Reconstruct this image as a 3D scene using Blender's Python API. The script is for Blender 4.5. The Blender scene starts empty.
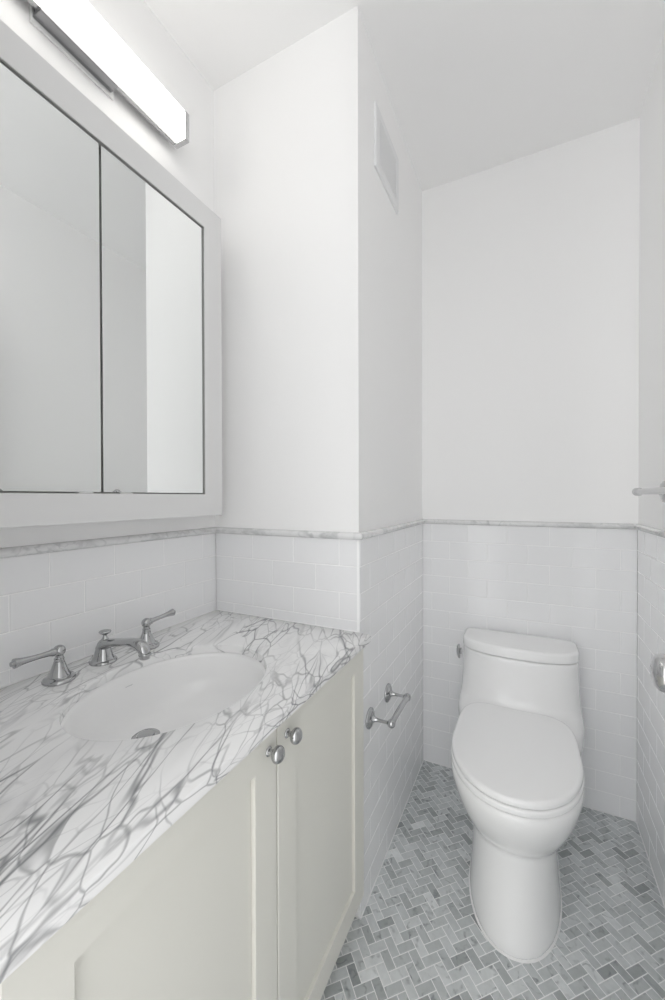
import bpy, bmesh, math, random
from mathutils import Vector, Matrix

S = bpy.context.scene
COL = S.collection

# ------------------------------------------------------------------ camera, world, exposure
YAW, PITCH, ROLL = 0.456429, -0.007537, -0.002684
_F = Vector((-math.sin(YAW) * math.cos(PITCH), math.cos(YAW) * math.cos(PITCH), math.sin(PITCH)))
_R0 = Vector((math.cos(YAW), math.sin(YAW), 0))
_U0 = _R0.cross(_F)
_R = _R0 * math.cos(ROLL) + _U0 * math.sin(ROLL)
_U = _U0 * math.cos(ROLL) - _R0 * math.sin(ROLL)
cam = bpy.data.cameras.new('camera')
cam.sensor_fit = 'HORIZONTAL'
cam.sensor_width = 36.0
cam.lens = 397.19 / 665 * 36.0
cam.clip_start = 0.01
cam_o = bpy.data.objects.new('camera', cam)
cam_o.matrix_world = Matrix(((_R.x, _U.x, -_F.x, 0), (_R.y, _U.y, -_F.y, 0), (_R.z, _U.z, -_F.z, 1.25), (0, 0, 0, 1)))
COL.objects.link(cam_o)
S.camera = cam_o

world = bpy.data.worlds.new('hallway_daylight')
S.world = world
world.use_nodes = True
_bg = world.node_tree.nodes['Background']
_bg.inputs[0].default_value = (0.995, 0.997, 1.0, 1)
_bg.inputs[1].default_value = 2.38
def _hallway_dark_band():
    # bright hallway behind the camera, with a made-up dark band for chrome reflections
    N, L = world.node_tree.nodes.new, world.node_tree.links.new
    tc = N('ShaderNodeTexCoord'); sp = N('ShaderNodeSeparateXYZ'); L(tc.outputs['Generated'], sp.inputs[0])
    ny = N('ShaderNodeMath'); ny.operation = 'MULTIPLY'; ny.inputs[1].default_value = -1; L(sp.outputs['Y'], ny.inputs[0])
    az = N('ShaderNodeMath'); az.operation = 'ARCTAN2'; L(sp.outputs['X'], az.inputs[0]); L(ny.outputs[0], az.inputs[1])
    ab = N('ShaderNodeMath'); ab.operation = 'ABSOLUTE'; L(az.outputs[0], ab.inputs[0])
    wz = N('ShaderNodeMapRange'); wz.inputs['From Min'].default_value = 0.05; wz.inputs['From Max'].default_value = 0.065; L(ab.outputs[0], wz.inputs['Value'])
    up = N('ShaderNodeMapRange'); up.inputs['From Min'].default_value = 0.10; up.inputs['From Max'].default_value = 0.13; L(sp.outputs['Z'], up.inputs['Value'])
    mx = N('ShaderNodeMath'); mx.operation = 'MAXIMUM'; L(wz.outputs[0], mx.inputs[0]); L(up.outputs[0], mx.inputs[1])
    st = N('ShaderNodeMapRange'); st.inputs['To Min'].default_value = 0.12; st.inputs['To Max'].default_value = _bg.inputs[1].default_value
    L(mx.outputs[0], st.inputs['Value']); L(st.outputs[0], _bg.inputs[1])
_hallway_dark_band()
LAMP_STRENGTH = 3.7
S.cycles.max_bounces = 16
S.cycles.diffuse_bounces = 12
S.cycles.glossy_bounces = 8
S.view_settings.view_transform = 'Standard'
S.view_settings.look = 'None'
S.view_settings.gamma = 1.0
S.view_settings.use_curve_mapping = False
S.view_settings.exposure = 0.0

# ------------------------------------------------------------------ room numbers (metres; camera above the origin)
XL, XC, XR = -0.9947, -0.4436, 0.3770      # left wall, side of the chase, right wall (tile faces)
YC, YB = 1.0840, 1.8745                    # front of the chase, back wall
ZT = 2.6888                                # ceiling
ZR = 1.1230                                # top of the tiles
ZK = 0.8504                                # counter top
YF = -0.75                                 # open end behind the camera
PAINT = 0.004                              # paint lies this much behind the tile faces

# ------------------------------------------------------------------ material helpers
def new_mat(name):
    m = bpy.data.materials.new(name)
    m.use_nodes = True
    nt = m.node_tree
    return m, nt, nt.nodes['Principled BSDF'], nt.nodes.new, nt.links.new

def plain(name, col, rough=0.5, metal=0.0, spec=0.5, coat=0.0):
    m, nt, b, N, L = new_mat(name)
    b.inputs['Base Color'].default_value = (*col, 1)
    b.inputs['Roughness'].default_value = rough
    b.inputs['Metallic'].default_value = metal
    b.inputs['Specular IOR Level'].default_value = spec
    b.inputs['Coat Weight'].default_value = coat
    return m

def bumpy(name, col, rough, scale, strength, dist, var=0.0):
    m, nt, b, N, L = new_mat(name)
    tc = N('ShaderNodeTexCoord')
    nz = N('ShaderNodeTexNoise'); nz.inputs['Scale'].default_value = scale; nz.inputs['Detail'].default_value = 4
    L(tc.outputs['Object'], nz.inputs['Vector'])
    bp = N('ShaderNodeBump'); bp.inputs['Strength'].default_value = strength; bp.inputs['Distance'].default_value = dist
    L(nz.outputs['Fac'], bp.inputs['Height'])
    L(bp.outputs['Normal'], b.inputs['Normal'])
    cr = N('ShaderNodeMixRGB')
    cr.inputs[1].default_value = (*[c * (1 - var) for c in col], 1)
    cr.inputs[2].default_value = (*[min(1, c * (1 + var)) for c in col], 1)
    L(nz.outputs['Fac'], cr.inputs[0])
    L(cr.outputs[0], b.inputs['Base Color'])
    b.inputs['Roughness'].default_value = rough
    return m

def vein_layer(N, L, vec, scale, width, warp, warp_scale, detail=2.2):
    """thin dark lines where a warped noise crosses its middle value: 1 on the vein, 0 off it"""
    wn = N('ShaderNodeTexNoise'); wn.inputs['Scale'].default_value = warp_scale; wn.inputs['Detail'].default_value = 3
    L(vec, wn.inputs['Vector'])
    sub = N('ShaderNodeVectorMath'); sub.operation = 'SUBTRACT'; sub.inputs[1].default_value = (0.5, 0.5, 0.5)
    L(wn.outputs['Color'], sub.inputs[0])
    mul = N('ShaderNodeVectorMath'); mul.operation = 'SCALE'; mul.inputs['Scale'].default_value = warp
    L(sub.outputs[0], mul.inputs[0])
    add = N('ShaderNodeVectorMath'); add.operation = 'ADD'
    L(vec, add.inputs[0]); L(mul.outputs[0], add.inputs[1])
    nz = N('ShaderNodeTexNoise'); nz.inputs['Scale'].default_value = scale; nz.inputs['Detail'].default_value = detail
    nz.inputs['Roughness'].default_value = 0.45
    L(add.outputs[0], nz.inputs['Vector'])
    s = N('ShaderNodeMath'); s.operation = 'SUBTRACT'; s.inputs[1].default_value = 0.5
    L(nz.outputs['Fac'], s.inputs[0])
    a = N('ShaderNodeMath'); a.operation = 'ABSOLUTE'; L(s.outputs[0], a.inputs[0])
    mr = N('ShaderNodeMapRange'); mr.interpolation_type = 'SMOOTHSTEP'
    mr.inputs['From Min'].default_value = 0.0; mr.inputs['From Max'].default_value = width
    mr.inputs['To Min'].default_value = 1.0; mr.inputs['To Max'].default_value = 0.0
    L(a.outputs[0], mr.inputs['Value'])
    return mr.outputs[0]

def crack_layer(N, L, vec, scale, width, warp, warp_scale):
    """thin lines along the borders of warped cells: a branching network of veins"""
    wn = N('ShaderNodeTexNoise'); wn.inputs['Scale'].default_value = warp_scale; wn.inputs['Detail'].default_value = 3
    L(vec, wn.inputs['Vector'])
    sub = N('ShaderNodeVectorMath'); sub.operation = 'SUBTRACT'; sub.inputs[1].default_value = (0.5, 0.5, 0.5)
    L(wn.outputs['Color'], sub.inputs[0])
    mul = N('ShaderNodeVectorMath'); mul.operation = 'SCALE'; mul.inputs['Scale'].default_value = warp
    L(sub.outputs[0], mul.inputs[0])
    add = N('ShaderNodeVectorMath'); add.operation = 'ADD'
    L(vec, add.inputs[0]); L(mul.outputs[0], add.inputs[1])
    vo = N('ShaderNodeTexVoronoi'); vo.feature = 'DISTANCE_TO_EDGE'; vo.inputs['Scale'].default_value = scale
    L(add.outputs[0], vo.inputs['Vector'])
    mr = N('ShaderNodeMapRange'); mr.interpolation_type = 'SMOOTHSTEP'
    mr.inputs['From Min'].default_value = 0.0; mr.inputs['From Max'].default_value = width
    mr.inputs['To Min'].default_value = 1.0; mr.inputs['To Max'].default_value = 0.0
    L(vo.outputs['Distance'], mr.inputs['Value'])
    return mr.outputs[0]

def marble(name, base, vein, rough, layers):
    """layers: (kind, rotation in degrees, stretch, offset, scale, width, warp, warp scale, strength, mask scale, mask low, mask high)"""
    m, nt, b, N, L = new_mat(name)
    tc = N('ShaderNodeTexCoord')
    total = None
    for (kind, rot, stretch, off, scale, width, warp, wscale, amount, ms, lo, hi) in layers:
        mp0 = N('ShaderNodeMapping'); mp0.inputs['Rotation'].default_value = (0, 0, math.radians(rot)); mp0.inputs['Location'].default_value = off
        L(tc.outputs['Object'], mp0.inputs['Vector'])
        mp = N('ShaderNodeMapping'); mp.inputs['Scale'].default_value = stretch
        L(mp0.outputs[0], mp.inputs['Vector'])
        vec = mp.outputs[0]
        v = (crack_layer if kind == 'crack' else vein_layer)(N, L, vec, scale, width, warp, wscale)
        mk = N('ShaderNodeTexNoise'); mk.inputs['Scale'].default_value = ms; mk.inputs['Detail'].default_value = 2
        L(vec, mk.inputs['Vector'])
        mr = N('ShaderNodeMapRange'); mr.inputs['From Min'].default_value = lo; mr.inputs['From Max'].default_value = hi
        mr.inputs['To Max'].default_value = amount
        L(mk.outputs['Fac'], mr.inputs['Value'])
        x = N('ShaderNodeMath'); x.operation = 'MULTIPLY'; L(v, x.inputs[0]); L(mr.outputs[0], x.inputs[1])
        if total is None:
            total = x.outputs[0]
        else:                                       # 1 - (1 - a)(1 - b): veins add up softly
            q = N('ShaderNodeMixRGB'); q.blend_type = 'SCREEN'; q.inputs[0].default_value = 1.0
            L(total, q.inputs[1]); L(x.outputs[0], q.inputs[2])
            total = q.outputs[0]
    mix = N('ShaderNodeMixRGB'); mix.inputs[1].default_value = (*base, 1); mix.inputs[2].default_value = (*vein, 1)
    L(total, mix.inputs[0])
    L(mix.outputs[0], b.inputs['Base Color'])
    b.inputs['Roughness'].default_value = rough
    return m

M = {}
M['paint'] = bumpy('wall_paint', (0.90, 0.898, 0.896), 0.6, 90, 0.03, 0.001)
M['ceiling'] = bumpy('ceiling_paint', (0.90, 0.898, 0.896), 0.7, 90, 0.03, 0.001)
M['tile'] = bumpy('glazed_white_tile', (0.86, 0.864, 0.872), 0.13, 14, 0.05, 0.002)
M['grout'] = plain('white_grout', (0.93, 0.93, 0.93), 0.8)
M['floor_grout'] = plain('floor_grout', (0.90, 0.90, 0.90), 0.85)
M['frame'] = bumpy('white_lacquer', (0.725, 0.725, 0.725), 0.4, 60, 0.02, 0.001)
M['cream'] = bumpy('cream_cabinet_paint', (0.725, 0.718, 0.665), 0.42, 60, 0.02, 0.001)
M['cream_dark'] = plain('cabinet_inside', (0.30, 0.29, 0.26), 0.7)
M['porcelain'] = plain('white_porcelain', (0.90, 0.90, 0.90), 0.12, coat=0.3)
M['seat'] = plain('white_seat_plastic', (0.93, 0.93, 0.93), 0.2)
M['chrome'] = plain('polished_chrome', (0.48, 0.485, 0.49), 0.05, 1.0)
M['nickel'] = plain('satin_nickel', (0.58, 0.58, 0.585), 0.16, 1.0)
M['chrome_dark'] = plain('chrome_dark_reflection', (0.30, 0.30, 0.31), 0.08, 1.0)  # canopy copy of the chrome, its dark reflection put into the colour
M['mirror'] = plain('mirror_glass', (0.90, 0.915, 0.91), 0.0, 1.0)
M['dark_metal'] = plain('dark_metal_edge', (0.16, 0.16, 0.16), 0.5, 0.0)
M['reveal'] = plain('grey_metal_reveal', (0.40, 0.40, 0.39), 0.45, 0.3)
M['vent'] = plain('white_vent_enamel', (0.80, 0.805, 0.81), 0.45)
M['vent_dark'] = plain('duct_shade_backing', (0.22, 0.22, 0.22), 0.9)  # flat sheet behind the louvres, duct shade put into its dark colour
M['stamp'] = plain('grey_stamp_ink', (0.36, 0.37, 0.38), 0.4)
M['caulk'] = plain('white_caulk', (0.86, 0.86, 0.86), 0.5)
M['pull'] = plain('clear_white_plastic', (0.85, 0.85, 0.85), 0.25)
M['counter'] = marble('grey_veined_white_marble', (0.86, 0.86, 0.86), (0.15, 0.155, 0.165), 0.14, [
    ('crack', -17, (1.0, 0.24, 1.0), (0.31, 0.12, 0.0), 19.0, 0.040, 0.070, 9.0, 0.74, 8.0, 0.40, 0.58),
    ('crack', -32, (1.0, 0.30, 1.0), (0.77, 0.42, 0.0), 26.0, 0.044, 0.060, 10.0, 0.54, 9.0, 0.42, 0.62),
    ('crack', 6, (1.0, 0.36, 1.0), (0.17, 0.92, 0.0), 33.0, 0.046, 0.050, 12.0, 0.32, 9.0, 0.42, 0.64),
    ('ridge', -18, (1.0, 0.14, 1.0), (0.57, 0.12, 0.0), 17.0, 0.016, 0.050, 12.0, 0.60, 8.0, 0.42, 0.60),
    ('ridge', -27, (1.0, 0.12, 1.0), (0.37, 0.52, 0.0), 12.0, 0.026, 0.050, 12.0, 0.72, 9.0, 0.50, 0.64),
    ('ridge', -18, (1.0, 0.22, 1.0), (0.20, 0.60, 0.0), 10.0, 0.110, 0.08, 8.0, 0.17, 7.0, 0.42, 0.62)])
M['rail'] = marble('pale_grey_marble', (0.78, 0.78, 0.78), (0.34, 0.35, 0.36), 0.2, [
    ('ridge', 20, (1, 1, 1), (0, 0, 0), 14.0, 0.08, 0.1, 8.0, 0.5, 6.0, 0.35, 0.65),
    ('ridge', -30, (1, 1, 1), (0.4, 0, 0), 30.0, 0.06, 0.1, 12.0, 0.35, 9.0, 0.3, 0.7)])

def lamp_mat():
    m, nt, b, N, L = new_mat('lit_white_diffuser')
    b.inputs['Base Color'].default_value = (0.9, 0.9, 0.88, 1)
    b.inputs['Roughness'].default_value = 0.4
    b.inputs['Emission Color'].default_value = (1.0, 0.975, 0.93, 1)
    b.inputs['Emission Strength'].default_value = LAMP_STRENGTH
    return m
M['lamp'] = lamp_mat()

def mosaic_mat():
    m, nt, b, N, L = new_mat('grey_marble_mosaic')
    at = N('ShaderNodeAttribute'); at.attribute_name = 'tile_tone'
    ramp = N('ShaderNodeValToRGB')
    e = ramp.color_ramp.elements
    e[0].position = 0.0; e[0].color = (0.24, 0.255, 0.26, 1)
    e[1].position = 1.0; e[1].color = (0.82, 0.84, 0.845, 1)
    k = ramp.color_ramp.elements.new(0.45); k.color = (0.53, 0.555, 0.56, 1)
    L(at.outputs['Fac'], ramp.inputs[0])
    tc = N('ShaderNodeTexCoord')
    off = N('ShaderNodeVectorMath'); off.operation = 'ADD'
    sc = N('ShaderNodeCombineXYZ'); mu = N('ShaderNodeMath'); mu.operation = 'MULTIPLY'; mu.inputs[1].default_value = 37.0
    L(at.outputs['Fac'], mu.inputs[0]); L(mu.outputs[0], sc.inputs[0]); L(mu.outputs[0], sc.inputs[2])
    L(tc.outputs['Object'], off.inputs[0]); L(sc.outputs[0], off.inputs[1])
    v = vein_layer(N, L, off.outputs[0], 16.0, 0.05, 0.05, 20.0)
    cl = N('ShaderNodeTexNoise'); cl.inputs['Scale'].default_value = 45; cl.inputs['Detail'].default_value = 4
    L(off.outputs[0], cl.inputs['Vector'])
    gate = N('ShaderNodeMapRange'); gate.inputs['From Min'].default_value = 0.45; gate.inputs['From Max'].default_value = 0.7
    gate.inputs['To Max'].default_value = 0.75
    L(cl.outputs['Fac'], gate.inputs['Value'])
    mm = N('ShaderNodeMath'); mm.operation = 'MULTIPLY'; L(v, mm.inputs[0]); L(gate.outputs[0], mm.inputs[1])
    mix = N('ShaderNodeMixRGB'); L(mm.outputs[0], mix.inputs[0]); L(ramp.outputs[0], mix.inputs[1])
    mix.inputs[2].default_value = (0.10, 0.11, 0.12, 1)
    mr = N('ShaderNodeMapRange'); mr.inputs['To Min'].default_value = 0.82; mr.inputs['To Max'].default_value = 1.18
    L(cl.outputs['Fac'], mr.inputs['Value'])
    mx = N('ShaderNodeMixRGB'); mx.blend_type = 'MULTIPLY'; mx.inputs[0].default_value = 1.0
    L(mix.outputs[0], mx.inputs[1]); L(mr.outputs[0], mx.inputs[2])
    L(mx.outputs[0], b.inputs['Base Color'])
    b.inputs['Roughness'].default_value = 0.35
    return m
M['mosaic'] = mosaic_mat()

# ------------------------------------------------------------------ mesh helpers
def link_obj(name, bm, mats, parent=None, smooth=True, angle=35, loc=None):
    me = bpy.data.meshes.new(name)
    bmesh.ops.recalc_face_normals(bm, faces=bm.faces[:])
    bm.to_mesh(me); bm.free()
    if not isinstance(mats, (list, tuple)):
        mats = [mats]
    for m in mats:
        me.materials.append(m)
    if smooth:
        for p in me.polygons:
            p.use_smooth = True
        me.set_sharp_from_angle(angle=math.radians(angle))
    o = bpy.data.objects.new(name, me)
    COL.objects.link(o)
    if parent is not None:
        o.parent = parent
        base = Vector((0, 0, 0))
        q = parent
        while q is not None:
            base += q.location; q = q.parent
        o.location = -base if loc is None else loc     # meshes are written in world coordinates
    return o

def thing(name, label, cat, loc, group=None):
    o = bpy.data.objects.new(name, None)
    o.empty_display_size = 0.05
    COL.objects.link(o)
    o.location = loc
    o['label'] = label; o['category'] = cat
    if group: o['group'] = group
    return o

def tag(o, label, cat, group=None):
    o['label'] = label; o['category'] = cat
    if group: o['group'] = group
    return o

def struct(name, bm, m, parent=None, **k):
    o = link_obj(name, bm, m, parent, **k)
    o['kind'] = 'structure'
    return o

def add_box(bm, lo, hi, bevel=0.0, seg=2, mat=0):
    lo, hi = Vector(lo), Vector(hi)
    c = (lo + hi) / 2
    d = hi - lo
    r = bmesh.ops.create_cube(bm, size=1.0, matrix=Matrix.Translation(c) @ Matrix.Diagonal((d.x, d.y, d.z, 1)))
    vs = set(r['verts'])
    fs = [f for f in bm.faces if all(v in vs for v in f.verts)]
    for f in fs: f.material_index = mat
    if bevel > 0:
        es = [e for e in bm.edges if e.verts[0] in vs and e.verts[1] in vs]
        bmesh.ops.bevel(bm, geom=es, offset=bevel, segments=seg, profile=0.5, affect='EDGES', clamp_overlap=True, material=-1)
    return bm

def loft(bm, rings, cap0=True, cap1=True, closed=True, mat=0):
    """bridge a list of rings (each the same number of points)"""
    vr = [[bm.verts.new(p) for p in r] for r in rings]
    n = len(vr[0])
    for a, b in zip(vr, vr[1:]):
        for i in range(n if closed else n - 1):
            j = (i + 1) % n
            f = bm.faces.new((a[i], a[j], b[j], b[i])); f.material_index = mat
    if cap0: bm.faces.new(vr[0][::-1]).material_index = mat
    if cap1: bm.faces.new(vr[-1]).material_index = mat
    return vr

def frame_of(axis):
    a = Vector(axis).normalized()
    t = Vector((0, 0, 1)) if abs(a.z) < 0.9 else Vector((1, 0, 0))
    u = t.cross(a).normalized()
    return a, u, a.cross(u)

def lathe(bm, origin, axis, profile, seg=32, mat=0):
    """profile: (distance along axis, radius)"""
    a, u, v = frame_of(axis)
    o = Vector(origin)
    rings = []
    for (h, r) in profile:
        r = max(r, 1e-5)
        rings.append([o + a * h + (u * math.cos(2 * math.pi * i / seg) + v * math.sin(2 * math.pi * i / seg)) * r for i in range(seg)])
    loft(bm, rings, mat=mat)
    return bm

def sphere_profile(c, r, n=14, a0=0.0, a1=math.pi):
    return [(c - r * math.cos(a0 + (a1 - a0) * i / n), r * math.sin(a0 + (a1 - a0) * i / n)) for i in range(n + 1)]

def smooth_path(pts, sub=6):
    """Catmull-Rom through tuples of any length"""
    out = []
    P = [pts[0]] + list(pts) + [pts[-1]]
    for i in range(1, len(P) - 2):
        p0, p1, p2, p3 = P[i - 1], P[i], P[i + 1], P[i + 2]
        for s in range(sub):
            t = s / sub
            out.append(tuple(0.5 * ((2 * b) + (-a + c) * t + (2 * a - 5 * b + 4 * c - d) * t * t + (-a + 3 * b - 3 * c + d) * t ** 3)
                             for a, b, c, d in zip(p0, p1, p2, p3)))
    out.append(tuple(pts[-1]))
    return out

def tube(bm, pts, side, seg=20):
    """pts: (x,y,z,half width along 'side', half height across it)"""
    side = Vector(side).normalized()
    P = [Vector(p[:3]) for p in pts]
    rings = []
    for i, p in enumerate(P):
        t = (P[min(i + 1, len(P) - 1)] - P[max(i - 1, 0)]).normalized()
        n = side.cross(t).normalized()
        w, h = pts[i][3], pts[i][4]
        rings.append([p + side * (w * math.cos(2 * math.pi * k / seg)) + n * (h * math.sin(2 * math.pi * k / seg)) for k in range(seg)])
    loft(bm, rings)
    return bm

# ------------------------------------------------------------------ setting: floor, ceiling, walls
def box_struct(name, lo, hi, m):
    bm = bmesh.new(); add_box(bm, lo, hi)
    return struct(name, bm, m, smooth=False)

def clip(bm, planes):
    for co, no in planes:
        bmesh.ops.bisect_plane(bm, geom=bm.verts[:] + bm.edges[:] + bm.faces[:], dist=1e-6, plane_co=co, plane_no=no, clear_outer=True)

def build_floor():
    rnd = random.Random(7)
    bm = bmesh.new()
    add_box(bm, (XL - 0.1, YF, -0.12), (XR + 0.1, YB + 0.1, -0.0012), mat=1)
    floor = struct('floor', bm, [M['mosaic'], M['floor_grout']], smooth=False)
    w = 0.0248
    g = 0.0014
    s2 = math.sqrt(0.5)
    u0, v0 = 1.0520 - 3.5 * w, 0.7357 - w
    bm = bmesh.new()
    lay = bm.faces.layers.float.new('tile_tone')
    x0, x1, y0, y1 = XL, XR, 0.10, YB
    def clear(u, v):
        x, y = (u - v) * s2, (u + v) * s2
        return x0 - 0.05 < x < x1 + 0.05 and y0 - 0.05 < y < y1 + 0.05
    us = [(x + y) * s2 for x in (x0, x1) for y in (y0, y1)]
    vs = [(y - x) * s2 for x in (x0, x1) for y in (y0, y1)]
    for i in range(int((min(us) - u0) / w) - 2, int((max(us) - u0) / w) + 3):
        for j in range(int((min(vs) - v0) / w) - 2, int((max(vs) - v0) / w) + 3):
            k = (i - j) % 4
            if k == 0: a, b, c, d = i, i + 2, j, j + 1
            elif k == 3: a, b, c, d = i, i + 1, j, j + 2
            else: continue
            if not clear(u0 + (a + b) / 2 * w, v0 + (c + d) / 2 * w): continue
            tone = min(1, max(0, rnd.gauss(0.50, 0.145)))
            if rnd.random() < 0.06: tone *= 0.5
            e = g; r = 0.0011
            loops = []
            for (ins, z) in ((e, -0.0012), (e, -0.0005), (e + r, 0.0)):
                loops.append([bm.verts.new(((uu - vv) * s2, (uu + vv) * s2, z)) for uu, vv in (
                    (u0 + a * w + ins, v0 + c * w + ins), (u0 + b * w - ins, v0 + c * w + ins),
                    (u0 + b * w - ins, v0 + d * w - ins), (u0 + a * w + ins, v0 + d * w - ins))])
            fs = [bm.faces.new(loops[-1])]
            for p, q in zip(loops, loops[1:]):
                for n in range(4):
                    fs.append(bm.faces.new((p[n], p[(n + 1) % 4], q[(n + 1) % 4], q[n])))
            for f in fs: f[lay] = tone
    gx, gy = XR - 0.003, YB - 0.003
    clip(bm, [((gx, 0, 0), (1, 0, 0)), ((0, gy, 0), (0, 1, 0)), ((0, y0, 0), (0, -1, 0)), ((XL + 0.003, 0, 0), (-1, 0, 0))])
    # the chase stands on the floor: cut the tiles behind its two faces
    geo = bm.verts[:] + bm.edges[:] + bm.faces[:]
    bmesh.ops.bisect_plane(bm, geom=geo, dist=1e-6, plane_co=(XC + 0.003, 0, 0), plane_no=(1, 0, 0))
    geo = bm.verts[:] + bm.edges[:] + bm.faces[:]
    bmesh.ops.bisect_plane(bm, geom=geo, dist=1e-6, plane_co=(0, YC - 0.003, 0), plane_no=(0, 1, 0))
    kill = [f for f in bm.faces if f.calc_center_median().x < XC + 0.003 and f.calc_center_median().y > YC - 0.003]
    bmesh.ops.delete(bm, geom=kill, context='FACES')
    t = link_obj('herringbone_tiles', bm, M['mosaic'], floor, smooth=False)
    t['kind'] = 'structure'
    return floor
build_floor()

box_struct('ceiling', (XL - 0.1, YF, ZT), (XR + 0.1, YB + 0.1, ZT + 0.1), M['ceiling'])
P = PAINT
box_struct('wall_front', (XL - P, 0.02, 0), (-0.47, 0.130, ZT), M['paint'])
wall_left = box_struct('wall_left', (XL - 0.1, YF, 0), (XL - P, YB + 0.1, ZT), M['paint'])
wall_right = box_struct('wall_right', (XR + P, YF, 0), (XR + 0.1, YB + 0.1, ZT), M['paint'])
wall_back = box_struct('wall_back', (XL - P, YB + P, 0), (XR + P, YB + 0.1, ZT), M['paint'])
wall_column = box_struct('wall_column', (XL - P, YC + P, 0), (XC - P, YB + P, ZT), M['paint'])

ROW = ZR / 14.0
BRICK = 2 * ROW + 0.001
def tile_field(parent, origin, ud, nd, length, phase, z0=0.0, flip=0, mitre0=0.0, mitre1=0.0):
    """running bond field: origin on the floor at the tile face, ud along the wall, nd out of the wall"""
    o, ud, nd = Vector(origin), Vector(ud), Vector(nd)
    g, r, T = 0.0010, 0.0016, 0.0050
    bm = bmesh.new()
    def P3(u, z, n): return o + ud * u + Vector((0, 0, z)) + nd * n
    # grout bed
    lo, hi = P3(0, z0, -T - 0.004), P3(length, ZR, -0.0010)
    add_box(bm, [min(a, b) for a, b in zip(lo, hi)], [max(a, b) for a, b in zip(lo, hi)], mat=1)
    rnd = random.Random(int(abs(o.x * 977 + o.y * 331)) + int(length * 100))
    for row in range(14):
        za, zb = ZR - (row + 1) * ROW, ZR - row * ROW
        if zb <= z0 + 0.002: continue
        za = max(za, z0)
        ph = phase + (BRICK / 2 if (row + flip) % 2 else 0)
        n0 = math.floor((0 - ph) / BRICK)
        k = n0
        while ph + k * BRICK < length:
            ua, ub = max(0, ph + k * BRICK), min(length, ph + (k + 1) * BRICK)
            k += 1
            if ub - ua < 0.004: continue
            tl = [rnd.uniform(-0.0003, 0.0003) for _ in range(4)]
            L1 = [(ua + g, za + g), (ub - g, za + g), (ub - g, zb - g), (ua + g, zb - g)]
            if ua <= 0: L1[0] = (0.0, L1[0][1]); L1[3] = (0.0, L1[3][1])
            if ub >= length: L1[1] = (length, L1[1][1]); L1[2] = (length, L1[2][1])
            cu, cz = (ua + ub) / 2, (za + zb) / 2
            rings = []
            for ins, n in ((0, -T), (0, -0.0012), (0.3 * r, -0.0004), (r, 0.0)):
                rings.append([P3(u - math.copysign(ins, u - cu), z - math.copysign(ins, z - cz), n + (t * 0.4 if n == 0 else 0)) for (u, z), t in zip(L1, tl)])
            loft(bm, rings, cap0=False)
    f = link_obj('tile_wainscot', bm, [M['tile'], M['grout']], parent, smooth=False)
    f['kind'] = 'structure'
    return f

RAIL_H, RAIL_D = 0.021, 0.013
def rail(n, pts, nrm):
    """half round marble moulding: pts of the wall line (x, y), with a mitre point offset for each"""
    bm = bmesh.new()
    prof = [(0.0, 0.0)] + [(0.003 + (RAIL_D - 0.003) * math.sin(math.pi * i / 10) ** 0.7, RAIL_H * (i / 10)) for i in range(11)] + [(0.0, RAIL_H)]
    rings = []
    for (x, y), (mx, my) in zip(pts, nrm):
        rings.append([Vector((x + mx * d, y + my * d, ZR + h)) for d, h in prof] + [Vector((x - mx * P, y - my * P, ZR + RAIL_H)), Vector((x - mx * P, y - my * P, ZR))])
    loft(bm, rings)
    return struct('trim_%d' % n, bm, M['rail'], smooth=True, angle=50)

G = 0.0006
tile_field(wall_left, (XL, YC, 0), (0, -1, 0), (1, 0, 0), YC - 0.14, 0.063, z0=0.60)
tile_field(wall_column, (XL, YC, 0), (1, 0, 0), (0, -1, 0), XC - XL - G, 0.0, z0=0.60)
tile_field(wall_column, (XC, YC, 0), (0, 1, 0), (1, 0, 0), YB - YC, 0.005)
tile_field(wall_back, (XC, YB, 0), (1, 0, 0), (0, -1, 0), XR - XC, 0.0417)
tile_field(wall_right, (XR, 0.14, 0), (0, 1, 0), (-1, 0, 0), YB - 0.14, 0.02)
rail(1, [(XL, 0.14), (XL, YC)], [(1, 0), (1, -1)])
rail(2, [(XL, YC), (XC, YC)], [(1, -1), (1, -1)])
rail(3, [(XC, YC), (XC, YB)], [(1, -1), (1, -1)])
rail(4, [(XC, YB), (XR, YB)], [(1, -1), (-1, -1)])
rail(5, [(XR, YB), (XR, 0.14)], [(-1, -1), (-1, 0)])

# white caulk where the counter and the floor meet the tiles
def caulk(n, pts, z):
    bm = bmesh.new()
    for a, b in zip(pts, pts[1:]):
        a, b = Vector((*a, z)), Vector((*b, z))
        lathe(bm, a, b - a, [(0, 0.0022), ((b - a).length, 0.0022)], seg=8)
    return struct('trim_%d' % n, bm, M['caulk'])
caulk(6, [(XL, 0.15), (XL, YC), (XC - 0.001, YC)], ZK + 0.0005)
caulk(7, [(XC, YC + 0.0), (XC, YB), (XR, YB), (XR, 0.14)], 0.0005)

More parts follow.
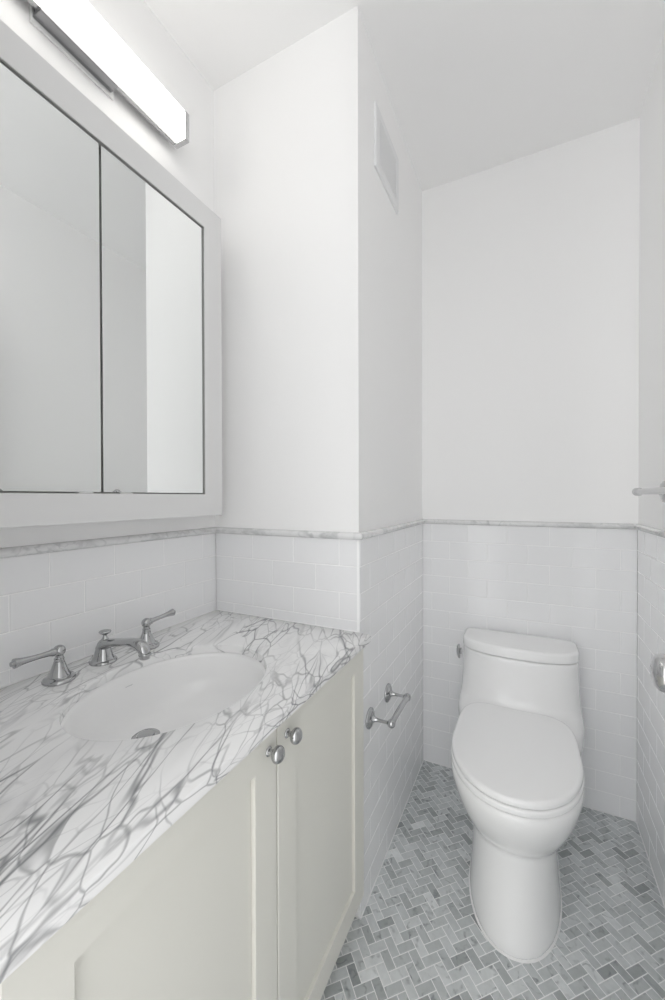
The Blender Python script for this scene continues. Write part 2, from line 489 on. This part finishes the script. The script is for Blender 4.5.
# ------------------------------------------------------------------ vanity cabinet
VF = -0.430                                   # front of the doors
VY0, VYM, VY1 = 0.187, 0.6325, 1.0790
VZ0, VZ1 = 0.082, 0.8245
vanity = thing('vanity_cabinet', 'cream shaker vanity cabinet with two doors under the marble countertop', 'cabinet', (-0.70, 0.62, 0))
def vanity_body():
    bm = bmesh.new()
    x0, x1, y0, y1, z0, z1 = XL + 0.002, VF - 0.0215, VY0 - 0.035, YC - 0.003, 0.085, 0.8285
    for lo, hi in (((x0, y0, z0), (x1, y1, z0 + 0.018)), ((x0, y0, z0), (x1, y0 + 0.018, z1)), ((x0, y1 - 0.018, z0), (x1, y1, z1)), ((x0, y0, z0), (x0 + 0.010, y1, z1)),
                   ((x1 - 0.018, y0, z1 - 0.030), (x1, y1, z1)), ((x1 - 0.018, y0, z0), (x1, y1, z0 + 0.030)), ((x1 - 0.018, y0, z0), (x1, VY0 + 0.03, z1)), ((x1 - 0.018, VY1 - 0.03, z0), (x1, y1, z1))):
        add_box(bm, lo, hi)
    return bm
link_obj('carcass', vanity_body(), M['cream'], vanity)
bm = bmesh.new(); add_box(bm, (VF - 0.060, 0.1315, VZ0), (VF - 0.001, VY0 - 0.0022, VZ1), 0.0008, 1)
link_obj('filler_strip', bm, M['cream'], vanity, smooth=False)
bm = bmesh.new(); add_box(bm, (XL + 0.03, VY0 - 0.03, 0.001), (VF - 0.075, YC - 0.004, 0.0845), 0.001, 1)
link_obj('toe_kick', bm, M['cream'], vanity)

def shaker_door(y0, y1, z0, z1, xf, stile):
    bm = bmesh.new()
    def ring(ins, x):
        return [Vector((x, y0 + ins, z0 + ins)), Vector((x, y1 - ins, z0 + ins)), Vector((x, y1 - ins, z1 - ins)), Vector((x, y0 + ins, z1 - ins))]
    rings = [ring(0, xf - 0.020), ring(0, xf - 0.0015), ring(0.0015, xf), ring(stile, xf), ring(stile + 0.0005, xf - 0.0006), ring(stile + 0.0010, xf - 0.0130),
             ring(stile + 0.0024, xf - 0.0130), ring(stile + 0.0024, xf - 0.0085)]
    loft(bm, rings)
    return bm
def knob_bm(y, z):
    bm = bmesh.new()
    lathe(bm, (VF, y, z), (1, 0, 0), [(0.0, 0.0), (0.0, 0.0085), (0.0015, 0.0092), (0.0032, 0.0082), (0.0045, 0.0062), (0.0085, 0.0048), (0.0125, 0.0056)]
          + [(0.0110 + 0.0215 * (1 - math.cos(a)) / 2, 0.0155 * (math.sin(a) ** 0.85)) for a in [0.55 + (math.pi - 0.55) * i / 14 for i in range(15)]], seg=32)
    return bm
for (a, b, ky, side) in ((VY0, VYM - 0.0021, 0.6035, 'left'), (VYM + 0.0021, VY1, 0.6665, 'right')):
    d = link_obj('door', shaker_door(a, b, VZ0, VZ1, VF, 0.066), M['cream'], vanity, smooth=False)
    k = link_obj('knob', knob_bm(ky, 0.7800), M['chrome'], d)
    k['label'] = 'round chrome knob'

# ------------------------------------------------------------------ countertop with the oval opening
CX0, CX1, CY0, CY1 = XL + 0.0012, -0.4085, 0.145, YC - 0.0008
CZ0 = 0.8290
SX, SY, SA, SB = -0.6865, 0.6250, 0.1765, 0.2200      # oval: centre, half depth, half length
def countertop():
    bm = bmesh.new()
    cx, cy = SX, SY
    ang = set(2 * math.pi * i / 96 for i in range(96))
    for X in (CX0, CX1):
        for Y in (CY0, CY1):
            ang.add(math.atan2(Y - cy, X - cx) % (2 * math.pi))
    ang = sorted(ang)
    def rect(ins, z):
        out = []
        for t in ang:
            c, s = math.cos(t), math.sin(t)
            k = min([((CX1 if c > 0 else CX0) - cx) / c if abs(c) > 1e-9 else 1e9, ((CY1 if s > 0 else CY0) - cy) / s if abs(s) > 1e-9 else 1e9])
            x, y = cx + c * k, cy + s * k
            x = min(max(x, CX0 + ins), CX1 - ins); y = min(max(y, CY0 + ins), CY1 - ins)
            out.append(Vector((x, y, z)))
        return out
    def oval(da, z):
        out = []
        for t in ang:
            c, s = math.cos(t), math.sin(t)
            a, b = SA + da, SB + da
            k = 1 / math.sqrt((c / a) ** 2 + (s / b) ** 2)
            out.append(Vector((cx + c * k, cy + s * k, z)))
        return out
    e = 0.003
    rings = [oval(0, CZ0), oval(0, ZK - e), oval(0.3 * e, ZK - 0.3 * e), oval(e, ZK)]
    rings += [rect(e, ZK), rect(0.3 * e, ZK - 0.3 * e), rect(0, ZK - e), rect(0, CZ0 + 0.001), rect(0.001, CZ0), oval(0, CZ0)]
    vr = loft(bm, rings, cap0=False, cap1=False)
    bmesh.ops.remove_doubles(bm, verts=bm.verts[:], dist=1e-6)
    return bm
tag(link_obj('countertop', countertop(), M['counter'], smooth=True, angle=40), 'white marble countertop with grey veins and an oval sink opening', 'countertop')

# ------------------------------------------------------------------ undermount sink
sink = thing('undermount_sink', 'white oval undermount sink below the marble countertop', 'sink', (SX, SY, 0.69))
def basin():
    bm = bmesh.new()
    n = 72
    def ov(a, b, z, dx=0.0):
        return [Vector((SX + dx + a * math.cos(2 * math.pi * i / n), SY + b * math.sin(2 * math.pi * i / n), z)) for i in range(n)]
    zt = CZ0 - 0.0006
    prof_in = [(1.03, zt), (1.0, zt - 0.002), (0.985, zt - 0.010), (0.97, zt - 0.032), (0.94, zt - 0.060), (0.88, zt - 0.086), (0.76, zt - 0.106),
               (0.56, zt - 0.118), (0.35, zt - 0.124), (0.16, zt - 0.1275)]
    rings = [ov(SA * 1.03 + 0.012, SB * 1.03 + 0.012, zt - 0.012), ov(SA * 1.03 + 0.012, SB * 1.03 + 0.012, zt - 0.001), ov(SA * 1.03 + 0.010, SB * 1.03 + 0.010, zt)]
    for s, z in prof_in:
        rings.append(ov(SA * s - 0.02 * (1 - s) * 0, SB * s, z, -0.100 * (1 - s)))
    rings.append(ov(0.022, 0.022, zt - 0.128, -0.100))
    rings.append(ov(0.022, 0.022, zt - 0.150, -0.100))
    for s, z in reversed(prof_in[1:]):
        rings.append(ov(SA * s + 0.010, SB * s + 0.010, z - 0.012, -0.100 * (1 - s)))
    loft(bm, rings, cap0=False, cap1=False)
    bm.verts.ensure_lookup_table()
    return bm
link_obj('basin', basin(), M['porcelain'], sink, angle=60)
DX, DZ = SX - 0.100, CZ0 - 0.0006 - 0.1275
bm = bmesh.new()
lathe(bm, (DX, SY, DZ), (0, 0, 1), [(-0.015, 0.0), (-0.015, 0.0205), (0.0, 0.0215), (0.0, 0.030), (0.0015, 0.031), (0.003, 0.029), (0.0035, 0.024), (0.0015, 0.021), (0.001, 0.019), (0.006, 0.018), (0.0075, 0.014), (0.008, 0.0)])
d = link_obj('drain', bm, M['chrome'], sink)
d['label'] = 'chrome drain with stopper'

bm = bmesh.new()
strokes = []
for k in range(41):
    f = k / 40
    th = math.pi - 0.105 + 0.085 * f
    z = 0.7970 + 0.0013 * math.sin(f * 2 * math.pi * 5.5) * (1.0 - 0.4 * f)
    s_ = 0.97
    strokes.append((SX - 0.100 * (1 - s_) + (SA * s_ - 0.0006) * math.cos(th), SY + (SB * s_ - 0.0006) * math.sin(th), z, 0.00035, 0.00035))
tube(bm, strokes, (1, 0, 0), 6)
k = link_obj('stamp', bm, M['stamp'], sink)
k['label'] = 'faint grey stamp'

# ------------------------------------------------------------------ faucet (spout and two lever handles)
FX, FY = -0.924, 0.620
faucet = thing('widespread_faucet', 'chrome widespread faucet with two lever handles behind the oval sink', 'faucet', (FX, FY, ZK))
def spout_bm():
    bm = bmesh.new()
    lathe(bm, (FX - 0.004, FY, ZK), (0, 0, 1), [(0.0, 0.0), (0.0, 0.030), (0.003, 0.0305), (0.006, 0.0285), (0.008, 0.024), (0.018, 0.0205), (0.030, 0.0175), (0.040, 0.0150), (0.047, 0.0125), (0.052, 0.0085), (0.0535, 0.0)], seg=40)
    pts = [(FX - 0.014, FY, ZK + 0.030, 0.013, 0.012), (FX + 0.004, FY, ZK + 0.043, 0.0160, 0.0125), (FX + 0.030, FY, ZK + 0.0515, 0.0160, 0.0098), (FX + 0.062, FY, ZK + 0.0580, 0.0155, 0.0088),
           (FX + 0.098, FY, ZK + 0.0635, 0.0155, 0.0095), (FX + 0.124, FY, ZK + 0.0620, 0.0155, 0.0112), (FX + 0.139, FY, ZK + 0.0540, 0.0145, 0.0115), (FX + 0.143, FY, ZK + 0.0440, 0.0132, 0.0110)]
    tube(bm, smooth_path(pts, 6), (0, 1, 0), 28)
    return bm
sp = link_obj('spout', spout_bm(), M['chrome'], faucet, angle=45)
bm = bmesh.new()
lathe(bm, (FX + 0.143, FY, ZK + 0.046), (0, 0, -1), [(0, 0.0), (0, 0.0125), (0.002, 0.0135), (0.006, 0.0132), (0.008, 0.012), (0.012, 0.0115), (0.013, 0.010), (0.013, 0.0)])
link_obj('aerator', bm, M['chrome'], sp)
bm = bmesh.new()
lathe(bm, (FX + 0.003, FY, ZK + 0.050), (0, 0, 1), [(0, 0.0), (0, 0.0125), (0.003, 0.0130), (0.006, 0.0090), (0.009, 0.0065), (0.0135, 0.0045), (0.0165, 0.0045), (0.019, 0.0085), (0.0220, 0.0128), (0.0245, 0.0138), (0.0265, 0.0125), (0.0285, 0.0070), (0.029, 0.0)])
link_obj('lift_rod', bm, M['chrome'], sp)
def handle(y, x, sgn, rise, out):
    bm = bmesh.new()
    lathe(bm, (x, y, ZK), (0, 0, 1), [(0.0, 0.0), (0.0, 0.0315), (0.0025, 0.0325), (0.006, 0.031), (0.0085, 0.0285), (0.010, 0.0225), (0.0115, 0.0215), (0.0125, 0.0222), (0.018, 0.0190), (0.028, 0.0150), (0.038, 0.0115), (0.046, 0.0095),
        (0.0475, 0.0100), (0.0490, 0.0100), (0.0500, 0.0085), (0.052, 0.0082)] + [(0.0650 - 0.0125 * math.cos(a), 0.0125 * math.sin(a)) for a in [0.7 + (math.pi - 0.7) * i / 12 for i in range(13)]], seg=40)
    h = link_obj('handle', bm, M['chrome'], faucet, angle=45)
    bm = bmesh.new()
    d = Vector((out, sgn, rise)).normalized()
    lathe(bm, Vector((x, y, ZK + 0.0650)), d, [(0.008, 0.0), (0.008, 0.0075), (0.0145, 0.0085), (0.0165, 0.0072), (0.022, 0.0062), (0.040, 0.0055), (0.056, 0.0060), (0.070, 0.0072), (0.081, 0.0092), (0.0845, 0.0100), (0.087, 0.0098), (0.0885, 0.0075), (0.0895, 0.0055), (0.0925, 0.0045), (0.0935, 0.0)], seg=24)
    link_obj('lever', bm, M['chrome'], h, angle=45)
handle(0.5140, -0.920, -1, 0.05, 0.03)
handle(0.7310, -0.914, 1, 0.07, 0.03)

# ------------------------------------------------------------------ mirror cabinet
MF = -0.8925                                   # front face of its frame
MY0, MY1, MZ0, MZ1 = 0.206, 1.0045, 1.1926, 2.1530
IY0, IY1, IZ0, IZ1 = 0.2845, 0.9290, 1.2590, 2.0815
mirror = thing('mirror_cabinet', 'white framed mirror cabinet with two mirrored doors above the faucet', 'cabinet', (-0.94, 0.605, MZ0))
def mframe():
    bm = bmesh.new()
    def ring(y0, y1, z0, z1, x):
        return [Vector((x, y0, z0)), Vector((x, y1, z0)), Vector((x, y1, z1)), Vector((x, y0, z1))]
    b = 0.0012
    rings = [ring(IY0, IY1, IZ0, IZ1, MF - 0.02), ring(IY0, IY1, IZ0, IZ1, MF - b), ring(IY0 - b, IY1 + b, IZ0 - b, IZ1 + b, MF),
             ring(MY0 + b, MY1 - b, MZ0 + b, MZ1 - b, MF), ring(MY0, MY1, MZ0, MZ1, MF - b), ring(MY0, MY1, MZ0, MZ1, XL + 0.0005), ]
    loft(bm, rings, cap0=False, cap1=True)
    return bm
link_obj('frame', mframe(), M['frame'], mirror, smooth=False)
bm = bmesh.new()
def rr(y0, y1, z0, z1, x): return [Vector((x, y0, z0)), Vector((x, y1, z0)), Vector((x, y1, z1)), Vector((x, y0, z1))]
loft(bm, [rr(IY0, IY1, IZ0, IZ1, MF - 0.0015), rr(IY0 + 0.0012, IY1 - 0.0012, IZ0 + 0.0012, IZ1 - 0.0012, MF - 0.0015), rr(IY0 + 0.0012, IY1 - 0.0012, IZ0 + 0.0012, IZ1 - 0.0012, MF - 0.019), rr(IY0, IY1, IZ0, IZ1, MF - 0.019)], cap0=False, cap1=False)
add_box(bm, (MF - 0.024, IY0 - 0.002, IZ0 - 0.002), (MF - 0.0195, IY1 + 0.002, IZ1 + 0.002))
r = link_obj('reveal', bm, M['reveal'], mirror, smooth=False)
MSPL = 0.6010
for (a, b, p0, p1) in ((IY0 + 0.0035, MSPL - 0.0028, 0.577, 0.545), (MSPL + 0.0028, IY1 - 0.0035, 0.646, 0.678)):
    bm = bmesh.new()
    add_box(bm, (MF - 0.0185, a, IZ0 + 0.0035), (MF - 0.0062, b, IZ1 - 0.0035), 0.0008, 2)
    d = link_obj('mirror_door', bm, M['mirror'], mirror, smooth=False)
    d['label'] = 'mirrored door'
    bm = bmesh.new()
    add_box(bm, (MF - 0.0182, min(p0, p1), IZ0 + 0.0005), (MF - 0.0020, max(p0, p1), IZ0 + 0.0033), 0.0006, 2)
    k = link_obj('finger_pull', bm, M['pull'], d, smooth=False)
    k['label'] = 'small clear finger pull'

# ------------------------------------------------------------------ vanity light
LX0, LX1, LXm = XL + 0.017, -0.9255, -0.9630
LY0, LY1 = 0.304, 0.902
LZ0, LZ1 = 2.3300, 2.4130
light = thing('vanity_light', 'long white lit bar light with chrome mount above the mirror cabinet', 'light', (XL, 0.603, LZ0))
bm = bmesh.new(); add_box(bm, (LXm, LY0 + 0.0165, LZ0), (LX1, LY1 - 0.0165, LZ1), 0.0015, 2)
link_obj('diffuser', bm, M['lamp'], light)
bm = bmesh.new(); add_box(bm, (LX0, LY0 + 0.0165, LZ0 - 0.0005), (LXm - 0.0004, LY1 - 0.0165, LZ1 + 0.0005), 0.0008, 2)
link_obj('channel', bm, M['chrome'], light)
for a, b in ((LY0, LY0 + 0.0162), (LY1 - 0.0162, LY1)):
    bm = bmesh.new(); add_box(bm, (LX0, a, LZ0 - 0.0012), (LX1 + 0.0012, b, LZ1 + 0.0012), 0.0015, 2)
    link_obj('end_cap', bm, M['nickel'], light)
bm = bmesh.new(); add_box(bm, (XL - P + 0.0004, 0.505, LZ0 - 0.018), (XL + 0.004, 0.703, LZ1 + 0.012), 0.001, 2)
link_obj('wall_plate', bm, M['frame'], light)
bm = bmesh.new(); add_box(bm, (XL + 0.0044, 0.508, LZ0 - 0.0100), (LXm + 0.006, 0.693, LZ0 - 0.0014), 0.0008, 2)
add_box(bm, (XL + 0.0044, 0.510, LZ0 - 0.0060), (LX0 - 0.0005, 0.693, LZ1 + 0.006), 0.0008, 2)
link_obj('canopy', bm, M['chrome_dark'], light)

# ------------------------------------------------------------------ air vent on the chase
vent = thing('air_vent', 'white louvred air vent high on the chase wall near the ceiling', 'vent', (XC - P, 1.343, 2.33))
VY0_, VY1_, VZ0_, VZ1_ = 1.2225, 1.4720, 2.3220, 2.5290
VX = XC - P
bm = bmesh.new()
def vr_(i, x): return [Vector((x, VY0_ + i, VZ0_ + i)), Vector((x, VY1_ - i, VZ0_ + i)), Vector((x, VY1_ - i, VZ1_ - i)), Vector((x, VY0_ + i, VZ1_ - i))]
loft(bm, [vr_(0, VX + 0.0003), vr_(0, VX + 0.006), vr_(0.006, VX + 0.0095), vr_(0.031, VX + 0.0095), vr_(0.033, VX + 0.0075), vr_(0.033, VX + 0.0003)], cap0=False, cap1=False)
link_obj('vent_frame', bm, M['vent'], vent, smooth=False)
bm = bmesh.new(); add_box(bm, (VX + 0.0002, VY0_ + 0.032, VZ0_ + 0.032), (VX + 0.0012, VY1_ - 0.032, VZ1_ - 0.032))
link_obj('backing', bm, M['vent_dark'], vent, smooth=False)
bm = bmesh.new()
ns = 13
for i in range(ns):
    z = VZ0_ + 0.036 + (VZ1_ - VZ0_ - 0.072) * i / (ns - 1)
    y0, y1 = VY0_ + 0.0335, VY1_ - 0.0345
    rings = [[Vector((VX + 0.0014, y, z - 0.0050)), Vector((VX + 0.0022, y, z - 0.0052)), Vector((VX + 0.0080, y, z + 0.0012)), Vector((VX + 0.0076, y, z + 0.0028))] for y in (y0, y1)]
    loft(bm, rings)
link_obj('louvres', bm, M['vent'], vent, smooth=False)

# ------------------------------------------------------------------ chrome fittings: holder, towel bar
def rosette(bm, c, ax, R=0.031):
    lathe(bm, c, ax, [(0, 0), (0, R), (0.003, R * 1.02), (0.006, R * 0.97), (0.0075, R * 0.84), (0.0095, R * 0.80), (0.0115, R * 0.62), (0.0125, R * 0.36), (0.013, 0.0)], seg=36)
def post(bm, c, ax, L, rb):
    lathe(bm, Vector(c), ax, [(0.0105, 0.0), (0.0105, 0.0125), (0.015, 0.0105), (0.021, 0.0070), (0.030, 0.0052), (L - 0.018, 0.0048), (L - rb * 0.9, 0.0058), (L - rb * 0.5, 0.0065), (L - rb * 0.4, 0.0)], seg=24)
    lathe(bm, Vector(c), ax, [(L + h, r) for h, r in sphere_profile(0, rb)], seg=28)
TZ = 0.5600
holder = thing('toilet_paper_holder', 'chrome toilet paper holder without paper on the tiled chase wall', 'paper holder', (XC, 1.247, TZ))
TY = (1.158, 1.336)
for y in TY:
    bm = bmesh.new(); rosette(bm, (XC + 0.0003, y, TZ), (1, 0, 0)); ro = link_obj('rosette', bm, M['chrome'], holder, angle=45)
    bm = bmesh.new(); post(bm, (XC, y, TZ), (1, 0, 0), 0.072, 0.0130); link_obj('post', bm, M['chrome'], holder, angle=45)
bm = bmesh.new()
L = TY[1] - TY[0]
lathe(bm, (XC + 0.072, TY[0], TZ), (0, 1, 0), [(0.009, 0.0), (0.009, 0.0092), (0.016, 0.0098), (0.024, 0.0094), (0.026, 0.0092), (0.030, 0.0088), (L - 0.030, 0.0088), (L - 0.026, 0.0094), (L - 0.020, 0.0098), (L - 0.009, 0.0098), (L - 0.009, 0.0)], seg=28)
link_obj('roller', bm, M['chrome'], holder, angle=45)

BZ = 1.2640
bar = thing('towel_bar', 'chrome towel bar on the right wall above the marble rail', 'towel bar', (XR, 1.22, BZ))
BY = (1.545, 0.948)
BX = XR - 0.064
for y in BY:
    bm = bmesh.new(); rosette(bm, (XR + P - 0.0003, y, BZ), (-1, 0, 0), 0.033); link_obj('rosette', bm, M['nickel'], bar, angle=45)
    bm = bmesh.new(); post(bm, (XR + P, y, BZ), (-1, 0, 0), 0.064 + P, 0.0125); link_obj('post', bm, M['nickel'], bar, angle=45)
bm = bmesh.new()
L = BY[0] - BY[1]
lathe(bm, (BX, BY[1], BZ), (0, 1, 0), [(0.009, 0.0), (0.009, 0.0112), (0.014, 0.0118), (0.018, 0.0100), (0.026, 0.0092), (L - 0.026, 0.0092), (L - 0.018, 0.0100), (L - 0.014, 0.0118), (L - 0.009, 0.0112), (L - 0.009, 0.0)], seg=28)
link_obj('rod', bm, M['nickel'], bar, angle=45)
bm = bmesh.new()
lathe(bm, (BX, BY[0], BZ), (0, 1, 0), [(0.006, 0.0), (0.006, 0.0095), (0.012, 0.0105), (0.014, 0.0085), (0.016, 0.0110), (0.021, 0.0125), (0.026, 0.0115), (0.029, 0.007), (0.030, 0.0)], seg=28)
link_obj('finial', bm, M['nickel'], bar, angle=45)

# ------------------------------------------------------------------ entrance door folded back against the right wall, with its knob
DXf = 0.2405
bm = bmesh.new()
y0, y1, z0, z1 = 0.03, 0.800, 0.010, 2.03
def dr(i, x): return [Vector((x, y0 + i, z0 + i)), Vector((x, y1 - i, z0 + i)), Vector((x, y1 - i, z1 - i)), Vector((x, y0 + i, z1 - i))]
loft(bm, [dr(0, DXf + 0.038), dr(0, DXf + 0.001), dr(0.001, DXf), dr(0.11, DXf), dr(0.118, DXf + 0.006), dr(0.130, DXf + 0.008)])
door_1 = struct('door_1', bm, M['frame'], smooth=False)
bm = bmesh.new()
KY, KZ = 0.742, 0.988
lathe(bm, (DXf, KY, KZ), (-1, 0, 0), [(0, 0), (0, 0.030), (0.003, 0.031), (0.006, 0.028), (0.008, 0.018), (0.010, 0.0115), (0.030, 0.0105), (0.036, 0.0145), (0.040, 0.0225), (0.045, 0.0262), (0.052, 0.0275), (0.060, 0.0272), (0.066, 0.0255), (0.070, 0.0215), (0.0725, 0.014), (0.0735, 0.0)], seg=40)
k = link_obj('knob', bm, M['nickel'], door_1, angle=50)

# ------------------------------------------------------------------ toilet
TX = -0.0390
toilet = thing('one_piece_toilet', 'white one-piece toilet with closed lid against the back wall', 'toilet', (TX, 1.5, 0))
def egg(yf, yc, yb, w, z, nb=3.0, nf=2.0, n=64, tilt=0.0, dx=0.0):
    pts = []
    for i in range(n):
        t = 2 * math.pi * i / n
        c, s = math.cos(t), math.sin(t)      # c>0 towards the wall
        if c >= 0:
            e = 2.0 / nb
            x, y = w * math.copysign(abs(s) ** e, s), yc + (yb - yc) * abs(c) ** e
        else:
            e = 2.0 / nf
            x, y = w * math.copysign(abs(s) ** e, s), yc - (yc - yf) * abs(c) ** e
        pts.append(Vector((TX + dx + x, y, z + tilt * (y - yc))))
    return pts
def interp(rows, sub=5):
    return smooth_path(rows, sub)
def toilet_body():
    bm = bmesh.new()
    # pedestal skirt: (z, yf, yc, yb, w)
    ped = interp([(0.000, 1.168, 1.42, 1.80, 0.133), (0.030, 1.172, 1.42, 1.80, 0.132), (0.090, 1.190, 1.42, 1.80, 0.127), (0.150, 1.208, 1.42, 1.80, 0.124), (0.220, 1.222, 1.42, 1.80, 0.124), (0.300, 1.235, 1.42, 1.80, 0.128)])
    loft(bm, [egg(yf, yc, yb, w, z, 4.0, 2.15) for z, yf, yc, yb, w in ped])
    bowl = interp([(0.120, 1.405, 1.50, 1.66, 0.075), (0.150, 1.340, 1.48, 1.70, 0.108), (0.190, 1.278, 1.45, 1.72, 0.130), (0.235, 1.226, 1.43, 1.73, 0.149), (0.285, 1.186, 1.42, 1.73, 0.169), (0.330, 1.160, 1.41, 1.73, 0.182), (0.370, 1.146, 1.40, 1.73, 0.190), (0.396, 1.145, 1.40, 1.73, 0.192), (0.406, 1.152, 1.40, 1.725, 0.186)])
    loft(bm, [egg(yf, yc, yb, w, z, 4.0, 2.05) for z, yf, yc, yb, w in bowl])
    # deck and tank: (z, yf, yc, yb, w)
    tank = interp([(0.090, 1.66, 1.76, 1.850, 0.125), (0.180, 1.62, 1.74, 1.855, 0.150), (0.270, 1.56, 1.73, 1.860, 0.198), (0.340, 1.53, 1.73, 1.862, 0.217), (0.400, 1.545, 1.74, 1.864, 0.2235), (0.425, 1.595, 1.75, 1.866, 0.2215), (0.450, 1.645, 1.76, 1.866, 0.2175), (0.500, 1.662, 1.77, 1.866, 0.2140), (0.560, 1.665, 1.775, 1.866, 0.2115), (0.600, 1.665, 1.775, 1.866, 0.2100), (0.6260, 1.665, 1.775, 1.866, 0.2095)])
    loft(bm, [egg(yf, yc, yb, w, z, 9.0, 2.6, dx=0.005) for z, yf, yc, yb, w in tank])
    return bm
body = link_obj('body', toilet_body(), M['porcelain'], toilet)
rm = body.modifiers.new('remesh', 'REMESH'); rm.mode = 'VOXEL'; rm.voxel_size = 0.0045; rm.use_smooth_shade = True
sm = body.modifiers.new('smooth', 'SMOOTH'); sm.factor = 0.5; sm.iterations = 22

def slab(rows, nb, nf, dx=0.0):
    bm = bmesh.new()
    loft(bm, [egg(yf, yc, yb, w, z, nb, nf, 96, dx=dx) for z, yf, yc, yb, w in rows])
    return bm
def rounded(z0, z1, yf, yc, yb, w, r0, r1, k=5):
    rows = []
    for i in range(k + 1):
        a = math.pi / 2 * (1 - i / k)
        d = r0 * (1 - math.cos(a)); z = z0 + r0 * (1 - math.sin(a))
        rows.append((z, yf + d, yc, yb - d, w - d))
    for i in range(k + 1):
        a = math.pi / 2 * i / k
        d = r1 * (1 - math.cos(a)); z = z1 - r1 * (1 - math.sin(a))
        rows.append((z, yf + d, yc, yb - d, w - d))
    return rows
link_obj('seat', slab(rounded(0.4075, 0.4255, 1.145, 1.40, 1.640, 0.191, 0.004, 0.007), 4.2, 2.05), M['seat'], toilet, angle=60)
lid_rows = rounded(0.4290, 0.4480, 1.148, 1.40, 1.655, 0.189, 0.003, 0.010, 7)
lid_rows += [(0.4488, 1.19, 1.40, 1.60, 0.155), (0.4492, 1.26, 1.40, 1.56, 0.10), (0.4494, 1.36, 1.40, 1.45, 0.03)]
link_obj('seat_lid', slab(lid_rows, 4.6, 2.05), M['seat'], toilet, angle=60)
for s in (-1, 1):
    bm = bmesh.new(); add_box(bm, (TX + s * 0.075 - 0.022, 1.630, 0.4180), (TX + s * 0.075 + 0.022, 1.654, 0.4380), 0.005, 3)
    link_obj('hinge', bm, M['seat'], toilet)
tl = rounded(0.6300, 0.6680, 1.660, 1.775, 1.868, 0.2110, 0.004, 0.012, 7)
tl += [(0.6692, 1.70, 1.775, 1.84, 0.17), (0.6698, 1.74, 1.775, 1.80, 0.08)]
link_obj('tank_lid', slab(tl, 9.0, 2.6, 0.005), M['porcelain'], toilet, angle=60)
bm = bmesh.new()
lathe(bm, (TX - 0.2050, 1.712, 0.6100), (-1, 0, 0), [(0, 0), (0, 0.0115), (0.004, 0.0125), (0.007, 0.0110), (0.0075, 0.0)], seg=24)
tube(bm, smooth_path([(TX - 0.2135, 1.708, 0.5820, 0.003, 0.004), (TX - 0.2155, 1.707, 0.5870, 0.0050, 0.0110), (TX - 0.2175, 1.705, 0.6020, 0.0068, 0.0155), (TX - 0.2180, 1.702, 0.6180, 0.0070, 0.0160), (TX - 0.2165, 1.699, 0.6340, 0.0055, 0.0130), (TX - 0.2150, 1.698, 0.6400, 0.0030, 0.0050)], 5), (1, 0, 0), 20)
fl = link_obj('flush_lever', bm, M['chrome'], toilet)
fl['label'] = 'chrome flush lever'
# bead of caulk around its foot
bm = bmesh.new()
rings = []
for d, z in ((-0.012, 0.0002), (-0.012, 0.0032), (-0.001, 0.0028), (0.0022, 0.0014), (0.0030, 0.0002)):
    rings.append(egg(1.168 - d, 1.42, 1.80 + d, 0.133 + d, z, 4.0, 2.15))
loft(bm, rings, cap0=False, cap1=False)
link_obj('caulk_bead', bm, M['caulk'], toilet)
